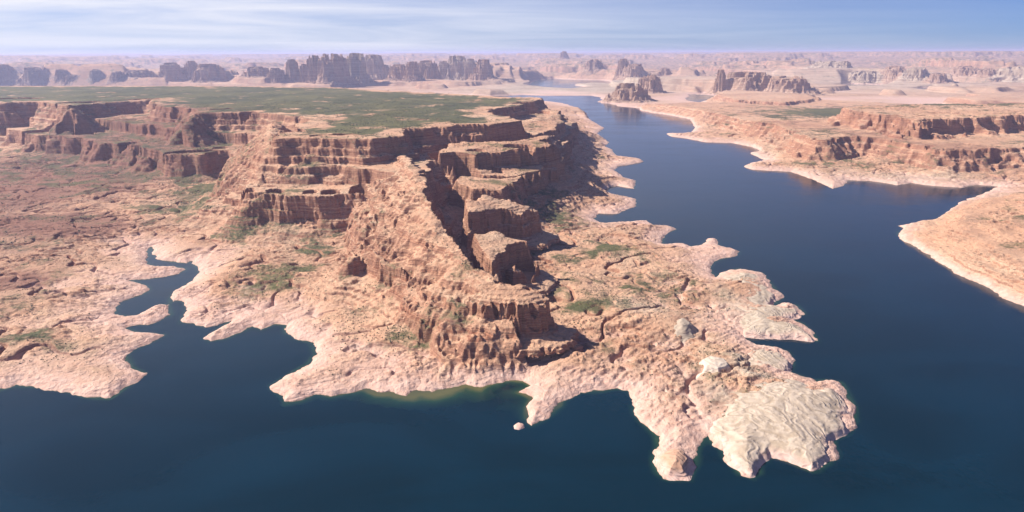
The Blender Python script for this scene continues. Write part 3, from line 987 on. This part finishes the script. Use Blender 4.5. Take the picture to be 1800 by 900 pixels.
def butte(u0, u1, vtop, vbase, label, mask=(0, 0, 0), deep=.8, cap=.72, zb=None, name='butte', seed=0, taper=.62):
    uc = (u0 + u1) / 2
    dist, zg = ground_dist(uc, vbase)
    cx, cy, zt = at_dist(uc, vtop, dist)
    x0, y0, _ = at_dist(u0, vtop, dist)
    x1, y1, _ = at_dist(u1, vtop, dist)
    W = math.hypot(x1 - x0, y1 - y0) / 2 * 1.12
    base = zg - 12
    hgt = zt - base
    n = 110
    g = np.linspace(-2.0, 2.0, n)
    A, B = [c.ravel().astype(np.float32) for c in np.meshgrid(g, g)]
    sh = W / 260.0
    o = seed * 5.3
    e = 1.12 - np.sqrt(A * A + B * B) + .30 * fbm(A * 1.5 + o, B * 1.5, 2, 201) + .16 * (1 - 2.2 * np.abs(noise(A * 3.2 + o, B * 3.2, 207))) + .05 * noise(A * 9 + o, B * 9, 209)
    fr = np.interp(e, [-.85, -.1, .20, .235, .33, .36, .52, .56, .9], [-.06, .12, .36, .60, .66, .85, .88, .975, 1.0])
    low = noise(A * 1.7 + o * 2, B * 1.7, 215)
    fr = np.where(fr > .4, fr - .26 * sstep(.10, .16, low) * (fr - .3) / .7 - .12 * sstep(-.05, -.1, low) * (fr - .3) / .7, fr)
    ang = math.atan2(cx, cy)
    px, py = A * W, B * W * deep
    wx_, wy_ = cx + px * math.cos(ang) + py * math.sin(ang), cy - px * math.sin(ang) + py * math.cos(ang)
    gz = np.clip(heights(wx_, wy_, False)[0], -3, zg + 40) - 4
    zz = gz + (zt - gz) * fr + hgt * .02 * noise(A * 14 + o, B * 14, 217)
    zz = np.minimum(zz, 690)
    Vv = np.stack([wx_, wy_, zz], 1)
    Q = grid_quads(n, n)
    Q = Q[(fr[Q] > -.02).any(1)]
    Vv, _, q = subset(Vv, None, Q)
    a = np.tile(np.array([*mask, 1.0]), (len(Vv), 1))
    return tag(mesh_from(name, Vv, q, ROCK, a, smooth=False), label, 'butte', 'buttes on the skyline')


BUT = [
    (-26, 24, 113, 136, 'dark blue butte cut by the left edge of the photo'),
    (38, 82, 118, 136, 'hazy double-stepped butte, second from the left edge'),
    (98, 118, 122, 136, 'narrow grey butte with a long slope on its right'),
    (112, 140, 131, 136, 'low rubbly slope butte right of the narrow grey one'),
    (158, 178, 122, 136, 'pale pair of pinnacles left of the long flat butte'),
    (195, 216, 125, 136, 'small dark-capped butte just left of the long flat one'),
    (222, 270, 123, 136, 'long flat-topped hazy butte left of the pink butte'),
    (281, 318, 110, 136, 'pink butte with a dark cap, tallest on the left half'),
    (345, 388, 112, 136, 'blue-grey broad butte touching the pink dark-capped one'),
    (324, 346, 107, 136, 'thin capped tower behind the pink and blue-grey buttes'),
    (390, 404, 124, 136, 'tiny pale butte alone in a gap of the skyline'),
    (434, 470, 117, 136, 'squat purple butte right of the gap in the skyline'),
    (474, 496, 119, 136, 'low reddish serrated butte beside the squat purple one'),
    (502, 522, 104, 136, 'grey pointed tower left of the orange spires'),
    (526, 540, 112, 136, 'short grey butte between pointed tower and orange spires'),
    (540, 562, 97, 136, 'orange sunlit spires standing before the big blue butte'),
    (560, 606, 94, 136, 'broad blue shaded butte, widest of the central skyline'),
    (606, 640, 93, 139, 'pale tall butte right of the broad blue one'),
    (638, 674, 96, 139, 'pale notched butte in the middle of the skyline'),
    (664, 686, 114, 139, 'dark blue low butte before the pale notched one'),
    (686, 716, 113, 139, 'rosy rounded butte left of the dark slot'),
    (714, 736, 108, 139, 'purple dark butte between two rosy ones'),
    (734, 768, 106, 139, 'rosy wide butte left of the violet tower'),
    (770, 790, 107, 139, 'violet shaded tower beside the tallest pale tower'),
    (786, 818, 98, 139, 'tallest pale green-tinged tower at the mesa end'),
    (812, 838, 103, 139, 'hazy blue butte behind the pale green-tinged tower'),
    (836, 862, 104, 139, 'small orange cone butte at the right end of the skyline row'),
    (828, 862, 126, 139, 'low purple mound below the orange cone butte'),
    (986, 997, 90, 103, 'lone dark spire standing on the hazy plain'),
    (1034, 1058, 104, 122, 'twin-topped brown knob beyond the far lagoon'),
    (1086, 1104, 103, 128, 'dark brown chimney butte right of the far lagoon'),
    (1100, 1130, 112, 130, 'sloping pink butte joined to the chimney butte'),
    (1128, 1160, 131, 163, 'purple mound butte above the channel bend'),
    (1078, 1132, 146, 177, 'brown broken-topped butte on the shore at the channel bend'),
    (1162, 1176, 119, 131, 'small reddish thumb butte beyond the channel bend'),
    (1260, 1276, 122, 165, 'dark blocky tower at the end of the far pink mesa'),
    (1272, 1352, 126, 163, 'long pink mesa-like butte right of the dark tower'),
    (1350, 1420, 133, 160, 'low pink bench butte right of the long pink one'),
    (1436, 1486, 107, 119, 'pale orange flat butte far out on the right plain'),
    (1478, 1496, 107, 120, 'blue shaded end block of the pale orange flat butte'),
    (1500, 1550, 124, 134, 'pale low butte right of the orange flat butte'),
    (1560, 1590, 116, 126, 'hazy grey butte far out on the right plain'),
    (1596, 1630, 118, 135, 'pale spiky butte right of the hazy grey one'),
    (1636, 1664, 128, 144, 'dark blue knob butte beside a far pond'),
    (1676, 1720, 116, 130, 'pinkish stepped butte near the right edge'),
    (1724, 1752, 120, 136, 'reddish pointed butte second from the right edge'),
    (1758, 1830, 117, 132, 'wide pale butte cut by the right edge of the photo'),
]
for n_, (u0, u1, vt, dd, lb) in enumerate(BUT):
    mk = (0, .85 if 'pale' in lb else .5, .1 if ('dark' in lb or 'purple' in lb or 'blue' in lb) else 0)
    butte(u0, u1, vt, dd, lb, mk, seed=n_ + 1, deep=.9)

# ------------------------------------------------------------------ air
HD = 2.6e-5
me = bpy.data.meshes.new('haze')
x0, x1, y0, y1, z0, z1 = -190000, 190000, -30000, 190000, -40, 720
me.from_pydata([(x, y, z) for z in (z0, z1) for x, y in ((x0, y0), (x1, y0), (x1, y1), (x0, y1))], [],
               [(3, 2, 1, 0), (4, 5, 6, 7), (0, 1, 5, 4), (1, 2, 6, 5), (2, 3, 7, 6), (3, 0, 4, 7)])
hz = bpy.data.objects.new('haze', me)
COL.objects.link(hz)
hz['kind'] = 'stuff'
N = NT('haze')
pv = N.n('ShaderNodeVolumePrincipled')
pv.inputs['Color'].default_value = (.60, .65, 1.0, 1)
pv.inputs['Density'].default_value = HD
pv.inputs['Anisotropy'].default_value = 0.2
out = N.n('ShaderNodeOutputMaterial')
N.l(pv.outputs[0], out.inputs['Volume'])
me.materials.append(N.m)

# ------------------------------------------------------------------ sun and sky
SUN_EL, TO = math.radians(40), np.array([-1.0, .22])
TO = TO / np.linalg.norm(TO)
sd = np.array([TO[0] * math.cos(SUN_EL), TO[1] * math.cos(SUN_EL), math.sin(SUN_EL)])
ld = bpy.data.lights.new('sun', 'SUN')
ld.energy = 5.0
ld.angle = math.radians(.5)
ld.color = (1, .95, .87)
lo = bpy.data.objects.new('sun', ld)
from mathutils import Vector
lo.rotation_euler = Vector(-sd).to_track_quat('-Z', 'Y').to_euler()
COL.objects.link(lo)

W = bpy.data.worlds.new('World')
SC.world = W
W.use_nodes = True
t = W.node_tree
t.nodes.clear()
sky = t.nodes.new('ShaderNodeTexSky')
sky.sky_type = 'NISHITA'
sky.sun_disc = False
sky.sun_elevation = SUN_EL
sky.sun_rotation = math.atan2(TO[0], TO[1])
sky.altitude = 2500
sky.air_density = 1.0
sky.dust_density = .2
sky.ozone_density = 3.0
# thin cirrus, laid out on a dome far overhead
tc = t.nodes.new('ShaderNodeTexCoord')


def wm(op, a, b=0.0, clamp=False):
    nd = t.nodes.new('ShaderNodeMath')
    nd.operation = op
    nd.use_clamp = clamp
    for s, v in zip(nd.inputs, (a, b)):
        if hasattr(v, 'is_output'):
            t.links.new(v, s)
        else:
            s.default_value = v
    return nd.outputs[0]


def wr(v, a, b, c, d):
    nd = t.nodes.new('ShaderNodeMapRange')
    t.links.new(v, nd.inputs[0])
    for i, q in enumerate((a, b, c, d)):
        nd.inputs[i + 1].default_value = q
    return nd.outputs[0]


sp = t.nodes.new('ShaderNodeSeparateXYZ')
t.links.new(tc.outputs['Generated'], sp.inputs[0])
zc = wm('ADD', wm('MAXIMUM', sp.outputs[2], 0.0), .06)
cb = t.nodes.new('ShaderNodeCombineXYZ')
t.links.new(wm('DIVIDE', sp.outputs[0], zc), cb.inputs[0])
t.links.new(wm('DIVIDE', sp.outputs[1], zc), cb.inputs[1])
cn = t.nodes.new('ShaderNodeTexNoise')
mp = t.nodes.new('ShaderNodeMapping')
mp.inputs['Rotation'].default_value = (0, 0, math.radians(24))
mp.inputs['Scale'].default_value = (.20, .34, 1)
mp.inputs['Location'].default_value = (3.1, 1.7, 0)
t.links.new(cb.outputs[0], mp.inputs[0])
t.links.new(mp.outputs[0], cn.inputs['Vector'])
cn.inputs['Scale'].default_value = 1.0
cn.inputs['Detail'].default_value = 6
cn.inputs['Roughness'].default_value = .58
cn.inputs['Distortion'].default_value = .9
cl = wr(cn.outputs['Fac'], .36, .72, 0, .75)
lft = wr(sp.outputs[0], -.3, .66, 1.0, .02)
cl = wm('MULTIPLY', wm('ADD', wm('MULTIPLY', cl, .75), .5), lft, True)
cl = wm('MULTIPLY', cl, wr(sp.outputs[2], .22, .5, 1.0, .12), True)
mx = t.nodes.new('ShaderNodeMix')
mx.data_type = 'RGBA'
t.links.new(cl, mx.inputs[0])
flt = t.nodes.new('ShaderNodeMix')
flt.data_type = 'RGBA'
flt.blend_type = 'MULTIPLY'
flt.inputs[0].default_value = 1
t.links.new(sky.outputs[0], flt.inputs[6])
flt.inputs[7].default_value = (.20, .28, .50, 1)
t.links.new(flt.outputs[2], mx.inputs[6])
mx.inputs[7].default_value = (4.7, 4.75, 5.2, 1)
bg = t.nodes.new('ShaderNodeBackground')
bg.inputs['Strength'].default_value = .11
t.links.new(mx.outputs[2], bg.inputs[0])
wo = t.nodes.new('ShaderNodeOutputWorld')
t.links.new(bg.outputs[0], wo.inputs[0])

cam = bpy.data.cameras.new('camera')
cam.sensor_width = 36
cam.lens = 36 * F / 1800
cam.clip_start = 1
cam.clip_end = 400000
co = bpy.data.objects.new('camera', cam)
co.matrix_world = Matrix.Translation((0, 0, HC)) @ CAMR.to_4x4()
COL.objects.link(co)
SC.camera = co
SC.render.engine = 'CYCLES'
SC.cycles.use_denoising = True
SC.cycles.max_bounces = 5
SC.cycles.diffuse_bounces = 3
SC.cycles.volume_bounces = 1
SC.view_settings.view_transform = 'Standard'
SC.view_settings.look = 'None'
SC.view_settings.exposure = 0.8
SC.view_settings.gamma = 1
